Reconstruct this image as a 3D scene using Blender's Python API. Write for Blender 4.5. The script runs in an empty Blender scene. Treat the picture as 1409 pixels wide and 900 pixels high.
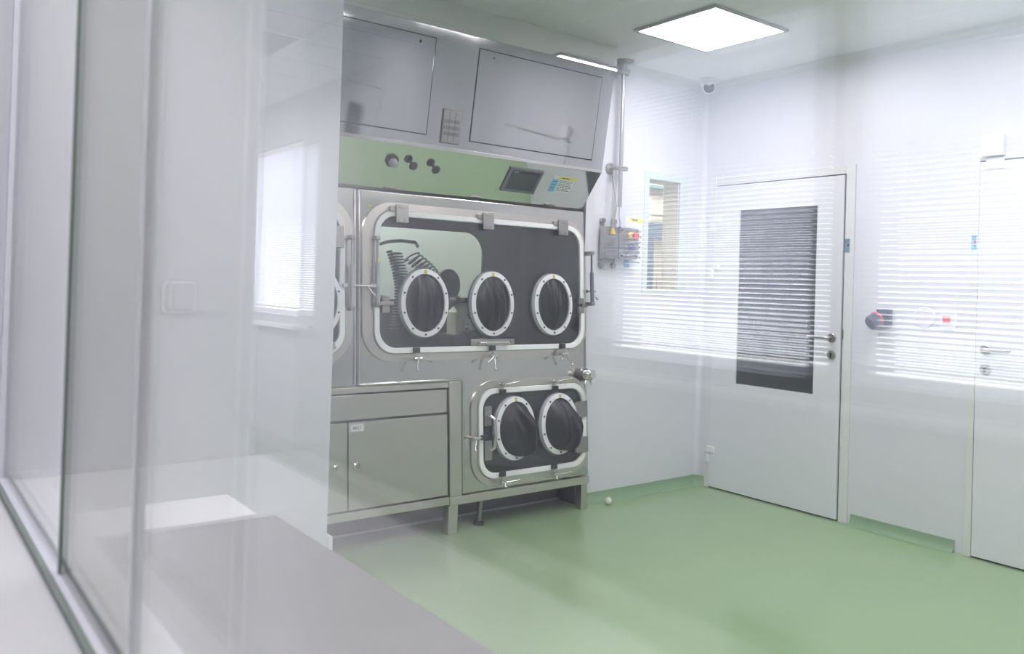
import bpy, bmesh, math, random
from mathutils import Vector, Matrix, noise
random.seed(3)
sc = bpy.context.scene
COL = sc.collection
PI = math.pi

# ------------------------------------------------------------------ materials
def new_mat(name):
    m = bpy.data.materials.new(name); m.use_nodes = True
    nt = m.node_tree
    return m, nt, nt.nodes['Principled BSDF']

def plain(name, col, rough=.5, metal=0.0, var=.03, scale=6.0, spec=.5, bump=0.0, stretch=(1, 1, 1), rvar=0.0):
    """procedural surface: base colour with a little noise in colour, gloss and relief"""
    m, nt, p = new_mat(name)
    p.inputs['Metallic'].default_value = metal
    p.inputs['Specular IOR Level'].default_value = spec
    tc = nt.nodes.new('ShaderNodeTexCoord'); mp = nt.nodes.new('ShaderNodeMapping')
    mp.inputs['Scale'].default_value = stretch
    nt.links.new(tc.outputs['Object'], mp.inputs['Vector'])
    nz = nt.nodes.new('ShaderNodeTexNoise'); nz.inputs['Scale'].default_value = scale; nz.inputs['Detail'].default_value = 4
    nt.links.new(mp.outputs['Vector'], nz.inputs['Vector'])
    mx = nt.nodes.new('ShaderNodeMix'); mx.data_type = 'RGBA'
    mx.inputs['A'].default_value = [max(0, c * (1 - var)) for c in col] + [1]
    mx.inputs['B'].default_value = [min(1, c * (1 + var)) for c in col] + [1]
    nt.links.new(nz.outputs['Fac'], mx.inputs['Factor'])
    nt.links.new(mx.outputs['Result'], p.inputs['Base Color'])
    if rvar:
        mr = nt.nodes.new('ShaderNodeMapRange')
        mr.inputs['From Min'].default_value = .3; mr.inputs['From Max'].default_value = .7
        mr.inputs['To Min'].default_value = max(.01, rough - rvar); mr.inputs['To Max'].default_value = rough + rvar
        nt.links.new(nz.outputs['Fac'], mr.inputs['Value']); nt.links.new(mr.outputs['Result'], p.inputs['Roughness'])
    else:
        p.inputs['Roughness'].default_value = rough
    if bump:
        b = nt.nodes.new('ShaderNodeBump'); b.inputs['Strength'].default_value = bump; b.inputs['Distance'].default_value = .002
        nt.links.new(nz.outputs['Fac'], b.inputs['Height']); nt.links.new(b.outputs['Normal'], p.inputs['Normal'])
    return m

def glass(name, tint=(1, 1, 1), ior=1.5):
    """architectural sheet glass: see-through with Fresnel reflection on each face"""
    m = bpy.data.materials.new(name); m.use_nodes = True
    nt = m.node_tree; nt.nodes.clear()
    out = nt.nodes.new('ShaderNodeOutputMaterial')
    tr = nt.nodes.new('ShaderNodeBsdfTransparent'); tr.inputs['Color'].default_value = list(tint) + [1]
    gl = nt.nodes.new('ShaderNodeBsdfGlossy'); gl.inputs['Roughness'].default_value = 0.0
    gl.inputs['Color'].default_value = (1, 1, 1, 1)
    ge = nt.nodes.new('ShaderNodeNewGeometry')
    mi = nt.nodes.new('ShaderNodeMix'); mi.data_type = 'FLOAT'
    mi.inputs['A'].default_value = ior; mi.inputs['B'].default_value = 1 / ior
    nt.links.new(ge.outputs['Backfacing'], mi.inputs['Factor'])
    fr = nt.nodes.new('ShaderNodeFresnel'); nt.links.new(mi.outputs['Result'], fr.inputs['IOR'])
    mx = nt.nodes.new('ShaderNodeMixShader')
    nt.links.new(fr.outputs['Fac'], mx.inputs['Fac'])
    nt.links.new(tr.outputs['BSDF'], mx.inputs[1]); nt.links.new(gl.outputs['BSDF'], mx.inputs[2])
    nt.links.new(mx.outputs['Shader'], out.inputs['Surface'])
    return m

def emit(name, col, strength):
    m, nt, p = new_mat(name)
    p.inputs['Base Color'].default_value = (.9, .9, .9, 1)
    p.inputs['Emission Color'].default_value = list(col) + [1]
    p.inputs['Emission Strength'].default_value = strength
    return m

def slat_mat(name):
    m = bpy.data.materials.new(name); m.use_nodes = True
    nt = m.node_tree; nt.nodes.clear()
    out = nt.nodes.new('ShaderNodeOutputMaterial')
    d = nt.nodes.new('ShaderNodeBsdfDiffuse'); d.inputs['Color'].default_value = (.80, .81, .86, 1)
    t = nt.nodes.new('ShaderNodeBsdfTranslucent'); t.inputs['Color'].default_value = (.80, .83, .95, 1)
    mx = nt.nodes.new('ShaderNodeMixShader'); mx.inputs['Fac'].default_value = .34
    nt.links.new(d.outputs['BSDF'], mx.inputs[1]); nt.links.new(t.outputs['BSDF'], mx.inputs[2])
    nt.links.new(mx.outputs['Shader'], out.inputs['Surface'])
    return m

def line_mat(name, base, line, px, py, ox, oy, wdt, rough):
    """panels with joint lines: spacing px / py metres in world x and y (0 = none)"""
    m, nt, p = new_mat(name)
    p.inputs['Roughness'].default_value = rough
    tc = nt.nodes.new('ShaderNodeTexCoord'); sp = nt.nodes.new('ShaderNodeSeparateXYZ')
    nt.links.new(tc.outputs['Object'], sp.inputs['Vector'])
    fac = None
    for ax, per, off in (('X', px, ox), ('Y', py, oy), ):
        if not per: continue
        a = nt.nodes.new('ShaderNodeMath'); a.operation = 'ADD'; a.inputs[1].default_value = 100 * per - off
        nt.links.new(sp.outputs[ax], a.inputs[0])
        b = nt.nodes.new('ShaderNodeMath'); b.operation = 'MODULO'; b.inputs[1].default_value = per
        nt.links.new(a.outputs[0], b.inputs[0])
        c = nt.nodes.new('ShaderNodeMath'); c.operation = 'LESS_THAN'; c.inputs[1].default_value = wdt
        nt.links.new(b.outputs[0], c.inputs[0])
        if fac is None: fac = c
        else:
            d = nt.nodes.new('ShaderNodeMath'); d.operation = 'MAXIMUM'
            nt.links.new(fac.outputs[0], d.inputs[0]); nt.links.new(c.outputs[0], d.inputs[1]); fac = d
    mx = nt.nodes.new('ShaderNodeMix'); mx.data_type = 'RGBA'
    mx.inputs['A'].default_value = list(base) + [1]; mx.inputs['B'].default_value = list(line) + [1]
    nt.links.new(fac.outputs[0], mx.inputs['Factor']); nt.links.new(mx.outputs['Result'], p.inputs['Base Color'])
    return m

M = {}
M['wall'] = plain('clean_wall_paint', (.755, .75, .82), .38, var=.012, scale=2)
M['ceiling'] = line_mat('ceiling_panels', (.91, .905, .925), (.96, .96, .96), 1.2, 0, -.36, 0, .012, .45)
M['ctile'] = line_mat('ceiling_tiles', (.86, .855, .89), (.45, .45, .48), .62, .43, -5.885, .93, .008, .6)
M['floor'] = plain('green_resin_floor', (.335, .475, .27), .17, var=.05, scale=2.2, spec=.5, rvar=.03)
M['cove'] = plain('green_cove', (.27, .40, .25), .3, var=.05, scale=8)
M['cfloor'] = plain('dark_corridor_floor', (.13, .16, .14), .35, var=.06, scale=4)
M['cwall'] = plain('corridor_wall_paint', (.46, .46, .50), .6, var=.015, scale=3)
M['base'] = plain('grey_baseboard', (.33, .34, .36), .5, var=.03)
M['stub'] = plain('textured_wall_paint', (.74, .735, .76), .7, var=.04, scale=160, bump=.25)
M['door'] = plain('white_door_lacquer', (.79, .79, .855), .35, var=.01, scale=2)
M['casing'] = plain('pale_door_frame', (.76, .765, .78), .4, var=.01)
M['gap'] = plain('dark_gap', (.015, .016, .018), .7, var=.05)
M['whitep'] = plain('white_plastic', (.86, .86, .89), .35, var=.01)
M['gasket'] = plain('white_silicone_gasket', (.96, .955, .97), .45, var=.015)
M['ring'] = plain('white_port_ring', (.88, .875, .93), .38, var=.015)
M['red'] = plain('red_plastic', (.75, .03, .05), .35, var=.05)
M['pink'] = plain('red_rocker', (.85, .10, .14), .35, var=.05)
M['yellow'] = plain('yellow_plastic', (.80, .58, .03), .4, var=.05)
M['lemon'] = plain('yellow_print', (.85, .80, .16), .5, var=.03)
M['blue'] = plain('blue_button', (.01, .035, .16), .25, var=.05)
M['cyan'] = plain('light_blue_print', (.22, .55, .84), .5, var=.04)
M['black'] = plain('black_plastic', (.02, .021, .024), .4, var=.08)
M['rubber'] = plain('black_glove_rubber', (.019, .019, .025), .34, var=.25, scale=14, bump=.15, spec=.55)
M['grey'] = plain('grey_plastic', (.17, .18, .21), .35, var=.06)
M['ink'] = plain('dark_ink', (.05, .05, .07), .6, var=.05)
M['paper'] = plain('white_paper', (.86, .86, .88), .7, var=.01)
M['steel'] = plain('brushed_steel', (.60, .59, .565), .17, 1.0, var=.025, scale=3, stretch=(1, 1, 3), rvar=.035)
M['steelx'] = plain('cross_brushed_steel', (.655, .62, .58), .30, 1.0, var=.03, scale=5, stretch=(.5, 1, 12), rvar=.012)
M['fascia'] = plain('fine_brushed_steel', (.55, .55, .56), .055, 1.0, var=.09, scale=2.6, stretch=(3, 1, .25), rvar=.03)
M['mirror'] = plain('polished_steel', (.82, .82, .81), .045, 1.0, var=.02, scale=3)
M['chrome'] = plain('bright_steel', (.72, .71, .70), .14, 1.0, var=.03, scale=20)
M['satin'] = plain('satin_steel', (.40, .39, .375), .36, 1.0, var=.05, scale=30)
M['dsteel'] = plain('dull_dark_steel', (.16, .16, .17), .45, .7, var=.1, scale=4)
M['chamber'] = plain('chamber_lining', (.042, .044, .051), .35, .5, var=.12, scale=3)
M['tabletop'] = plain('brushed_bench_top', (.37, .355, .36), .33, .85, var=.05, scale=5, stretch=(1, 9, 1), rvar=.05)
M['shelf'] = plain('pale_laminate', (.70, .69, .70), .42, var=.015, scale=3)
M['screen'] = plain('dark_lcd', (.055, .075, .07), .22, var=.05)
M['doorglass'] = plain('smoked_glass', (.036, .045, .047), .06, var=.2, scale=2, spec=.5)
M['bezelglass'] = plain('back_painted_glass', (.70, .775, .765), .10, var=.01)
M['glass'] = glass('clear_glass', (.995, .993, .995))
M['tint'] = glass('grey_tinted_glass', (.80, .80, .785))
M['edgeg'] = plain('green_glass_edge', (.22, .27, .23), .3, var=.05)
M['bead'] = plain('pale_sealant', (.72, .73, .74), .5, var=.02)
M['isoglass'] = glass('isolator_window_glass', (.80, .82, .82), 1.6)
M['slat'] = slat_mat('white_blind_slats')
M['corridor_fill'] = emit('corridor_fill_diffuser', (1.0, .97, .98), 42.0)  # for the unseen lamps added to brighten the corridor
M['near_fill'] = emit('near_fill_diffuser', (1.0, .96, .99), 14.0)  # for the unseen lamp added above the worktop
M['lamp'] = emit('lamp_diffuser', (1.0, .965, 1.0), 17.8)
M['pale_green'] = plain('pale_green_wall', (.62, .70, .64), .6, var=.03)
M['cream'] = plain('cream_panel', (.66, .65, .48), .5, var=.04)
M['beige'] = plain('beige_wall', (.66, .61, .50), .6, var=.05)
M['locker'] = plain('blue_grey_locker', (.10, .19, .27), .45, var=.08)
M['teal'] = plain('dark_green_trim', (.16, .30, .26), .5, var=.05)
M['ivory'] = plain('ivory_ball', (.82, .80, .70), .45, var=.02)
M['cable'] = plain('beige_cable', (.42, .38, .27), .5, var=.04)
M['louver'] = plain('grey_louver', (.50, .51, .54), .45, .2, var=.03)
M['ext'] = plain('blue_sticker', (.16, .28, .40), .5, var=.05)
M['greenp'] = plain('green_print', (.10, .30, .20), .5, var=.05)
M['navy'] = plain('grey_blue_connector', (.065, .075, .12), .3, var=.06)

# ------------------------------------------------------------------ mesh builder
I4 = Matrix.Identity(4)
def frame(y0, z0, y1, z1):
    """local (u, n, v): u along world x, v up the plane from (y0,z0) to (y1,z1), n out of it"""
    L = math.hypot(y1 - y0, z1 - z0); vy, vz = (y1 - y0) / L, (z1 - z0) / L
    m = Matrix(((1, 0, 0, 0), (0, -vz, vy, y0), (0, vy, vz, z0), (0, 0, 0, 1)))
    return m

class B:
    def __init__(s, T=None):
        s.bm = bmesh.new(); s.T = T or I4
    def _v(s, p): return s.bm.verts.new(s.T @ Vector(p))
    def _f(s, vs):
        try: return s.bm.faces.new(vs)
        except ValueError: return None
    def box(s, x0, x1, y0, y1, z0, z1, bev=0.0):
        x0, x1 = sorted((x0, x1)); y0, y1 = sorted((y0, y1)); z0, z1 = sorted((z0, z1))
        t = bmesh.new()
        vs = [t.verts.new((x, y, z)) for z in (z0, z1) for y in (y0, y1) for x in (x0, x1)]
        for q in ((0, 1, 3, 2), (4, 6, 7, 5), (0, 4, 5, 1), (2, 3, 7, 6), (0, 2, 6, 4), (1, 5, 7, 3)): t.faces.new([vs[i] for i in q])
        if bev: bmesh.ops.bevel(t, geom=t.edges[:], offset=min(bev, .45 * min(x1 - x0, y1 - y0, z1 - z0)), segments=2, affect='EDGES', profile=.5)
        s._merge(t); return s
    def _merge(s, t):
        mp = {}
        for v in t.verts: mp[v] = s.bm.verts.new(s.T @ v.co)
        for f in t.faces: s._f([mp[v] for v in f.verts])
        t.free()
    def cyl(s, p0, p1, r0, r1=None, seg=24, caps=True):
        p0, p1 = Vector(p0), Vector(p1); r1 = r0 if r1 is None else r1
        d = (p1 - p0).normalized(); a = d.orthogonal().normalized(); b = d.cross(a)
        A = [s._v(p0 + r0 * (math.cos(2 * PI * i / seg) * a + math.sin(2 * PI * i / seg) * b)) for i in range(seg)]
        C = [s._v(p1 + r1 * (math.cos(2 * PI * i / seg) * a + math.sin(2 * PI * i / seg) * b)) for i in range(seg)]
        for i in range(seg): s._f([A[i], A[(i + 1) % seg], C[(i + 1) % seg], C[i]])
        if caps: s._f(A[::-1]); s._f(C)
        return s
    def tube(s, pts, r, seg=20, caps=True):
        pts = [Vector(p) for p in pts]; n = len(pts); rings = []
        t0 = (pts[1] - pts[0]).normalized(); a = t0.orthogonal().normalized()
        for i in range(n):
            t = (pts[min(i + 1, n - 1)] - pts[max(i - 1, 0)]).normalized()
            a = (a - t * a.dot(t)).normalized(); b = t.cross(a)
            rr = r[i] if isinstance(r, (list, tuple)) else r
            rings.append([s._v(pts[i] + rr * (math.cos(2 * PI * k / seg) * a + math.sin(2 * PI * k / seg) * b)) for k in range(seg)])
        for i in range(n - 1):
            for k in range(seg): s._f([rings[i][k], rings[i][(k + 1) % seg], rings[i + 1][(k + 1) % seg], rings[i + 1][k]])
        if caps: s._f(rings[0][::-1]); s._f(rings[-1])
        return s
    def lathe(s, prof, p0, axis, seg=24, up=None):
        """prof: (r, h) pairs along axis from p0"""
        p0 = Vector(p0); d = Vector(axis).normalized(); a = d.orthogonal().normalized(); b = d.cross(a); rings = []
        for r, h in prof:
            c = p0 + d * h
            if r < 1e-6: rings.append([s._v(c)])
            else: rings.append([s._v(c + r * (math.cos(2 * PI * k / seg) * a + math.sin(2 * PI * k / seg) * b)) for k in range(seg)])
        for A, C in zip(rings, rings[1:]):
            for k in range(seg):
                q = [A[k % len(A)], A[(k + 1) % len(A)], C[(k + 1) % len(C)], C[k % len(C)]]
                u = []
                for v in q:
                    if v not in u: u.append(v)
                if len(u) > 2: s._f(u)
        if len(rings[0]) > 1: s._f(rings[0][::-1])
        if len(rings[-1]) > 1: s._f(rings[-1])
        return s
    def prism(s, pts, n0, n1):
        """closed outline (u, v) extruded along n"""
        A = [s._v((u, n0, v)) for u, v in pts]; C = [s._v((u, n1, v)) for u, v in pts]; n = len(pts)
        for i in range(n): s._f([A[i], A[(i + 1) % n], C[(i + 1) % n], C[i]])
        s._f(A[::-1]); s._f(C); return s
    def ring(s, outer, inner, n0, n1, n1i=None):
        """frame between two outlines with equal point counts"""
        n1i = n1 if n1i is None else n1i
        n = len(outer)
        a = [s._v((u, n0, v)) for u, v in outer]; b = [s._v((u, n1, v)) for u, v in outer]
        c = [s._v((u, n1i, v)) for u, v in inner]; d = [s._v((u, n0, v)) for u, v in inner]
        for i in range(n):
            j = (i + 1) % n
            for P, Q in ((a, b), (b, c), (c, d), (d, a)): s._f([P[i], P[j], Q[j], Q[i]])
        return s
    def plate(s, outer, holes, n0, n1):
        """outline with holes, extruded"""
        t = bmesh.new(); es = []
        for lp in [outer] + holes:
            vs = [t.verts.new((u, n0, v)) for u, v in lp]
            es += [t.edges.new((vs[i], vs[(i + 1) % len(vs)])) for i in range(len(vs))]
        bmesh.ops.triangle_fill(t, edges=es, use_beauty=True, use_dissolve=False)
        g = bmesh.ops.extrude_face_region(t, geom=t.faces[:])
        bmesh.ops.translate(t, vec=(0, n1 - n0, 0), verts=[v for v in g['geom'] if isinstance(v, bmesh.types.BMVert)])
        s._merge(t); return s
    def sphere(s, c, r, seg=24, sq=(1, 1, 1)):
        t = bmesh.new(); bmesh.ops.create_uvsphere(t, u_segments=seg, v_segments=seg // 2, radius=1)
        for v in t.verts: v.co = Vector(c) + Vector((v.co.x * r * sq[0], v.co.y * r * sq[1], v.co.z * r * sq[2]))
        s._merge(t); return s
    def obj(s, name, mat, parent=None, angle=21):
        bmesh.ops.remove_doubles(s.bm, verts=s.bm.verts[:], dist=1e-6)
        bmesh.ops.recalc_face_normals(s.bm, faces=s.bm.faces[:])
        me = bpy.data.meshes.new(name); s.bm.to_mesh(me); s.bm.free()
        for f in me.polygons: f.use_smooth = True
        me.set_sharp_from_angle(angle=math.radians(angle))
        me.materials.append(M[mat] if isinstance(mat, str) else mat)
        o = bpy.data.objects.new(name, me); COL.objects.link(o)
        if parent is not None:
            o.parent = parent
            if parent.type == 'EMPTY': o.matrix_parent_inverse = Matrix.Translation(-Vector(parent.location))
        return o

def thing(name, label, cat, loc=(0, 0, 0), group=None):
    o = bpy.data.objects.new(name, None); COL.objects.link(o); o.location = loc
    o.empty_display_size = .05
    o['label'] = label; o['category'] = cat
    if group: o['group'] = group
    return o
def tag(o, label, cat, group=None):
    o['label'] = label; o['category'] = cat
    if group: o['group'] = group
    return o
def struct(o, label=None):
    o['kind'] = 'structure'
    if label: o['label'] = label
    return o
def sroot(name, loc):
    o = bpy.data.objects.new(name, None); COL.objects.link(o); o.location = loc; o['kind'] = 'structure'; o.empty_display_size = .05
    return o

def rrect(u0, u1, v0, v1, r, k=9):
    pts = []
    for cx, cy, a0 in ((u1 - r, v1 - r, 0), (u0 + r, v1 - r, 90), (u0 + r, v0 + r, 180), (u1 - r, v0 + r, 270)):
        for i in range(k):
            a = math.radians(a0 + 90 * i / (k - 1)); pts.append((cx + r * math.cos(a), cy + r * math.sin(a)))
    return pts
def ellipse(cu, cv, a, b, n=48):
    return [(cu + a * math.cos(2 * PI * i / n), cv + b * math.sin(2 * PI * i / n)) for i in range(n)]
def text_mesh(name, body, size, mtx, mat, parent):
    c = bpy.data.curves.new(name, 'FONT'); c.body = body; c.size = size; c.align_x = 'CENTER'; c.align_y = 'CENTER'; c.extrude = .0003
    t = bpy.data.objects.new(name + '_tmp', c); COL.objects.link(t)
    dg = bpy.context.evaluated_depsgraph_get(); dg.update()
    me = bpy.data.meshes.new_from_object(t.evaluated_get(dg)); bpy.data.objects.remove(t)
    me.transform(mtx); me.name = name
    me.materials.clear(); me.materials.append(M[mat])
    o = bpy.data.objects.new(name, me); COL.objects.link(o); o.parent = parent
    return o

H = 2.6925
XR = 0.0            # right wall
XG2, XG1 = -4.135, -4.22   # the two faces of the glazed partition
XW = -6.46          # corridor window wall

# ------------------------------------------------------------------ shell
struct(B().box(XG2 - .09, .1, -7.1, 1.7, -.1, 0).obj('floor', 'floor'))
struct(B().box(XW - .2, XG2 - .0901, -7.1, 5.1, -.1, 0).obj('floor_corridor', 'cfloor'))
struct(B().box(XG2 - .0001, .12, -7.1, 1.7, H, H + .1).obj('ceiling', 'ceiling'))
struct(B().box(XW - .2, XG2 - .0002, -7.1, 5.1, H, H + .1).obj('ceiling_corridor', 'ctile'))

def wall_x(name, x0, x1, y0, y1, holes, mat, z0=0, z1=H):
    """wall of constant x with rectangular holes (ya, yb, za, zb)"""
    b = B(Matrix(((0, 1, 0, 0), (1, 0, 0, 0), (0, 0, 1, 0), (0, 0, 0, 1))))
    b.plate([(y0, z0), (y1, z0), (y1, z1), (y0, z1)], [[(h[0], h[2]), (h[1], h[2]), (h[1], h[3]), (h[0], h[3])] for h in holes], x0, x1)
    return struct(b.obj(name, mat))
def wall_y(name, y0, y1, x0, x1, holes, mat, z0=0, z1=H):
    b = B()
    b.plate([(x0, z0), (x1, z0), (x1, z1), (x0, z1)], [[(h[0], h[2]), (h[1], h[2]), (h[1], h[3]), (h[0], h[3])] for h in holes], y0, y1)
    return struct(b.obj(name, mat))

wall_x('wall_right', 0, .12, -7.0, 0, [], 'wall')
W2 = (-.536, -.243, 1.300, 2.010)
wall_y('wall_back', 0, .14, -1.07, .12, [W2], 'wall')
wall_y('wall_front', -7.1, -7.0, XW - .2, .12, [], 'wall')
OP = (-5.4, -1.62, .86, 2.62)
wall_x('wall_left', XG1, XG2, -7.0, 1.6, [OP], 'wall')
# white boxed-in wall end standing before the left half of the machine
b = B(); b.box(XG2, -2.885, -.42, -.30, 0, H); struct(b.obj('wall_inner', 'wall'))
# corridor side
wy = [(-3.30, -2.20), (-2.09, -1.02), (2.15, 3.35)]
ZW0, ZW1 = 1.020, 2.335
wall_x('wall_corridor', XW - .2, XW, -7.0, 5.0, [(a, c, ZW0, ZW1) for a, c in wy], 'cwall')
wall_y('wall_corridor_end', 5.0, 5.1, XW - .2, XG2, [], 'cwall')
wall_x('wall_corridor_side', XG1 - .001, XG2, 1.6, 5.0, [], 'cwall')
wall_y('wall_partition', -1.6, -1.5, -4.752, XG1 - .0005, [], 'stub')
# rooms seen through the machine and through the small window
wall_y('wall_technical', 1.5, 1.6, XG2, -.62, [], 'pale_green')
wall_x('wall_divider', -.70, -.62, .141, 1.5, [], 'beige')
wall_y('wall_annex', 1.5, 1.6, -.62, 2.7, [], 'beige')
wall_x('wall_annex_side', 2.6, 2.7, .141, 1.5, [], 'beige')
struct(B().box(.12, 2.7, .02, .14, 0, H).obj('wall_annex_front', 'beige'))
struct(B().box(.12, 2.7, .02, 1.6, -.1, 0).obj('floor_annex', 'floor'))
struct(B().box(.12, 2.7, .02, 1.6, H, H + .1).obj('ceiling_annex', 'ceiling'))

def cove(name, p0, p1, nrm, h=.062, d=.045):
    """coved floor edge: concave sweep from the wall into the floor"""
    p0, p1, n = Vector(p0), Vector(p1), Vector(nrm)
    prof = [(0, h), (.004, h)] + [(d * (1 - math.cos(a)) * .9 + .004, h * (1 - math.sin(a)) * .97 + .001) for a in [i * PI / 2 / 8 for i in range(1, 9)]] + [(0, .0005)]
    b = B()
    A = [b._v(p0 + n * q + Vector((0, 0, z))) for q, z in prof]; C = [b._v(p1 + n * q + Vector((0, 0, z))) for q, z in prof]
    k = len(prof)
    for i in range(k): b._f([A[i], A[(i + 1) % k], C[(i + 1) % k], C[i]])
    b._f(A); b._f(C[::-1])
    return struct(b.obj(name, 'cove'))
cove('baseboard_back', (-1.06, 0, 0), (-.04, 0, 0), (0, -1, 0))
cove('baseboard_corner', (-.045, -.0005, 0), (-.0005, -.075, 0), (-.84, -.54, 0), .066, .03)
cove('baseboard_right', (0, -1.125, 0), (0, -1.70, 0), (-1, 0, 0))
cove('baseboard_far_right', (0, -2.85, 0), (0, -5.05, 0), (-1, 0, 0))
cove('baseboard_inner', (XG2, -.42, 0), (-2.885, -.42, 0), (0, -1, 0), .08, .05)
struct(B().box(-2.885, -2.862, -.44, -.30, 0, .215, .01).obj('trim_1', 'casing'), 'pale corner guard at the foot of the white wall end')
# rounded white corner post and ceiling coves
b = B(); b.prism([(-.03, -.0005 * 0), (0, 0), (0, -.035)], 0, 1)
b.bm.free(); b = B()
pr = [(0, 0), (-.034, 0)] + [(-.034 + .034 * math.sin(a), -.036 * (1 - math.cos(a))) for a in [i * PI / 2 / 6 for i in range(1, 7)]]
A = [b._v((x, y, .06)) for x, y in pr]; C = [b._v((x, y, H)) for x, y in pr]
for i in range(len(pr)): b._f([A[i], A[(i + 1) % len(pr)], C[(i + 1) % len(pr)], C[i]])
b._f(A); b._f(C[::-1]); struct(b.obj('trim_2', 'wall'))
for nm, p0, p1, n in (('trim_3', (0, 0, H), (0, -6.98, H), (-1, 0, 0)), ('trim_4', (-.84, 0, H), (0, 0, H), (0, -1, 0))):
    b = B(); p0, p1, n = Vector(p0), Vector(p1), Vector(n)
    pf = [(0, 0), (0, -.05)] + [(.05 * (1 - math.cos(a)), -.05 * (1 - math.sin(a))) for a in [i * PI / 2 / 6 for i in range(1, 7)]]
    A = [b._v(p0 + n * q + Vector((0, 0, z - .0005))) for q, z in pf]; C = [b._v(p1 + n * q + Vector((0, 0, z - .0005))) for q, z in pf]
    for i in range(len(pf)): b._f([A[i], A[(i + 1) % len(pf)], C[(i + 1) % len(pf)], C[i]])
    b._f(A); b._f(C[::-1]); struct(b.obj(nm, 'casing'))
# baseboard of the corridor
struct(B().box(XW, XW + .014, -6.9, 4.98, 0, .095, .003).obj('baseboard_corridor', 'base'))

# ------------------------------------------------------------------ observation window (double glazed)
wr = sroot('window_1', (XG1, -3.5, OP[2]))
B().box(XG1 + .010, XG1 + .018, -2.309, OP[1], OP[2], OP[3]).obj('pane', 'glass', wr)
B().box(XG1 + .010, XG1 + .018, -2.737, -2.3195, OP[2], OP[3]).obj('tinted_pane', 'tint', wr)
B().box(XG1 + .010, XG1 + .018, OP[0], -2.7475, OP[2], OP[3]).obj('pane', 'glass', wr)
B().box(XG1 + .008, XG1 + .020, -2.319, -2.3095, OP[2], OP[3]).obj('pane_edge', 'edgeg', wr)
B().box(XG1 + .008, XG1 + .020, -2.747, -2.7375, OP[2], OP[3]).obj('joint_bead', 'bead', wr)
B().box(XG2 - .016, XG2 - .008, OP[0], OP[1], OP[2], OP[3]).obj('inner_pane', 'glass', wr)
b = B(); b.box(XG1 + .019, XG2 - .017, OP[0], OP[1], OP[2], OP[2] + .012)
b.obj('spacer_frame', 'bead', wr)
B().box(XG1 + .019, XG2 - .017, OP[1] - .004, OP[1] - .0002, OP[2] + .0121, OP[3]).obj('jamb_liner', 'stub', wr)  # liner added to tone down the brightly lit jamb edge

# ------------------------------------------------------------------ corridor windows and blinds
for i, (a, c) in enumerate(wy):
    w = sroot('window_%d' % (i + 3), (XW, (a + c) / 2, ZW0))
    b = B(Matrix(((0, 1, 0, 0), (1, 0, 0, 0), (0, 0, 1, 0), (0, 0, 0, 1))))
    b.ring([(a, ZW0), (c, ZW0), (c, ZW1), (a, ZW1)], [(a + .05, ZW0 + .03), (c - .05, ZW0 + .03), (c - .05, ZW1 - .05), (a + .05, ZW1 - .05)], XW - .15, XW - .10)
    b.obj('window_frame', 'whitep', w)
    B().box(XW - .13, XW - .122, a + .05, c - .05, ZW0 + .03, ZW1 - .05).obj('pane', 'glass', w)
    B().box(XW + .0005, XW + .05, a - .03, c + .03, .92, .955, .006).obj('window_sill', 'whitep', w)

def blind(i, y0, y1, label):
    t = thing('venetian_blind', label, 'blind', (XW - .03, (y0 + y1) / 2, ZW1), 'white venetian blinds in the corridor windows')
    x = XW - .030; zb, zt = 1.084, ZW1 - .045
    B().box(x - .02, x + .02, y0, y1, zt, ZW1 - .004, .004).obj('headrail', 'whitep', t)
    B().box(x - .013, x + .013, y0, y1, zb - .014, zb, .004).obj('bottom_rail', 'whitep', t)
    b = B(); n = int((zt - zb) / .018); tau = math.radians(34.5)
    hw = .0125
    for k in range(n):
        z = zb + .012 + k * .018
        # curved slat: inner edge high, outer edge low
        pr = []
        for q in (-1, -.5, 0, .5, 1):
            dx = q * hw; dz = .0016 * (1 - q * q)
            pr.append((x + dx * math.cos(tau) - dz * math.sin(tau), z + dx * math.sin(tau) + dz * math.cos(tau)))
        A = [b._v((px, y0 + .006, pz)) for px, pz in pr]; C = [b._v((px, y1 - .006, pz)) for px, pz in pr]
        for q in range(4): b._f([A[q], A[q + 1], C[q + 1], C[q]])
    b.obj('louver_field', 'slat', t)
    for f in (.17, .5, .83):
        y = y0 + (y1 - y0) * f
        B().box(x + .0125, x + .0135, y - .002, y + .002, zb - .006, zt).obj('ladder_cord', 'whitep', t)
        B().box(x - .0135, x - .0125, y - .002, y + .002, zb - .006, zt).obj('ladder_cord', 'whitep', t)
blind(0, wy[0][0] + .006, wy[0][1] - .012, 'white venetian blind glowing over the plain right door, reflected in the glass')
blind(1, wy[1][0] + .012, wy[1][1] - .006, 'white venetian blind reflected over the door with the dark glass panel')
blind(2, wy[2][0] + .006, wy[2][1] - .006, 'white venetian blind lit by daylight, reflected beside the light switch')

# louvred ceiling luminaire in the corridor (not lit)
t = thing('ceiling_louver_light', 'square louvred ceiling light seen reflected above the blind beside the light switch', 'ceiling light', (-5.59, 1.08, H))
x0, x1, y0, y1 = -5.885, -5.285, .80, 1.365
b = B(); zf = H - .02
for q in ((x0, x0 + .02, y0, y1), (x1 - .02, x1, y0, y1), (x0, x1, y0, y0 + .02), (x0, x1, y1 - .02, y1)): b.box(q[0], q[1], q[2], q[3], zf, H - .001)
b.obj('rim', 'whitep', t)
b = B()
for k in range(16):
    y = y0 + .035 + k * (y1 - y0 - .07) / 15
    b.box(x0 + .02, x1 - .02, y - .003, y + .003, H - .016, H - .003)
b.obj('louver', 'louver', t)
B().box((x0 + x1) / 2 - .008, (x0 + x1) / 2 + .008, y0 + .02, y1 - .02, H - .019, H - .002).obj('center_bar', 'whitep', t)

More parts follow.
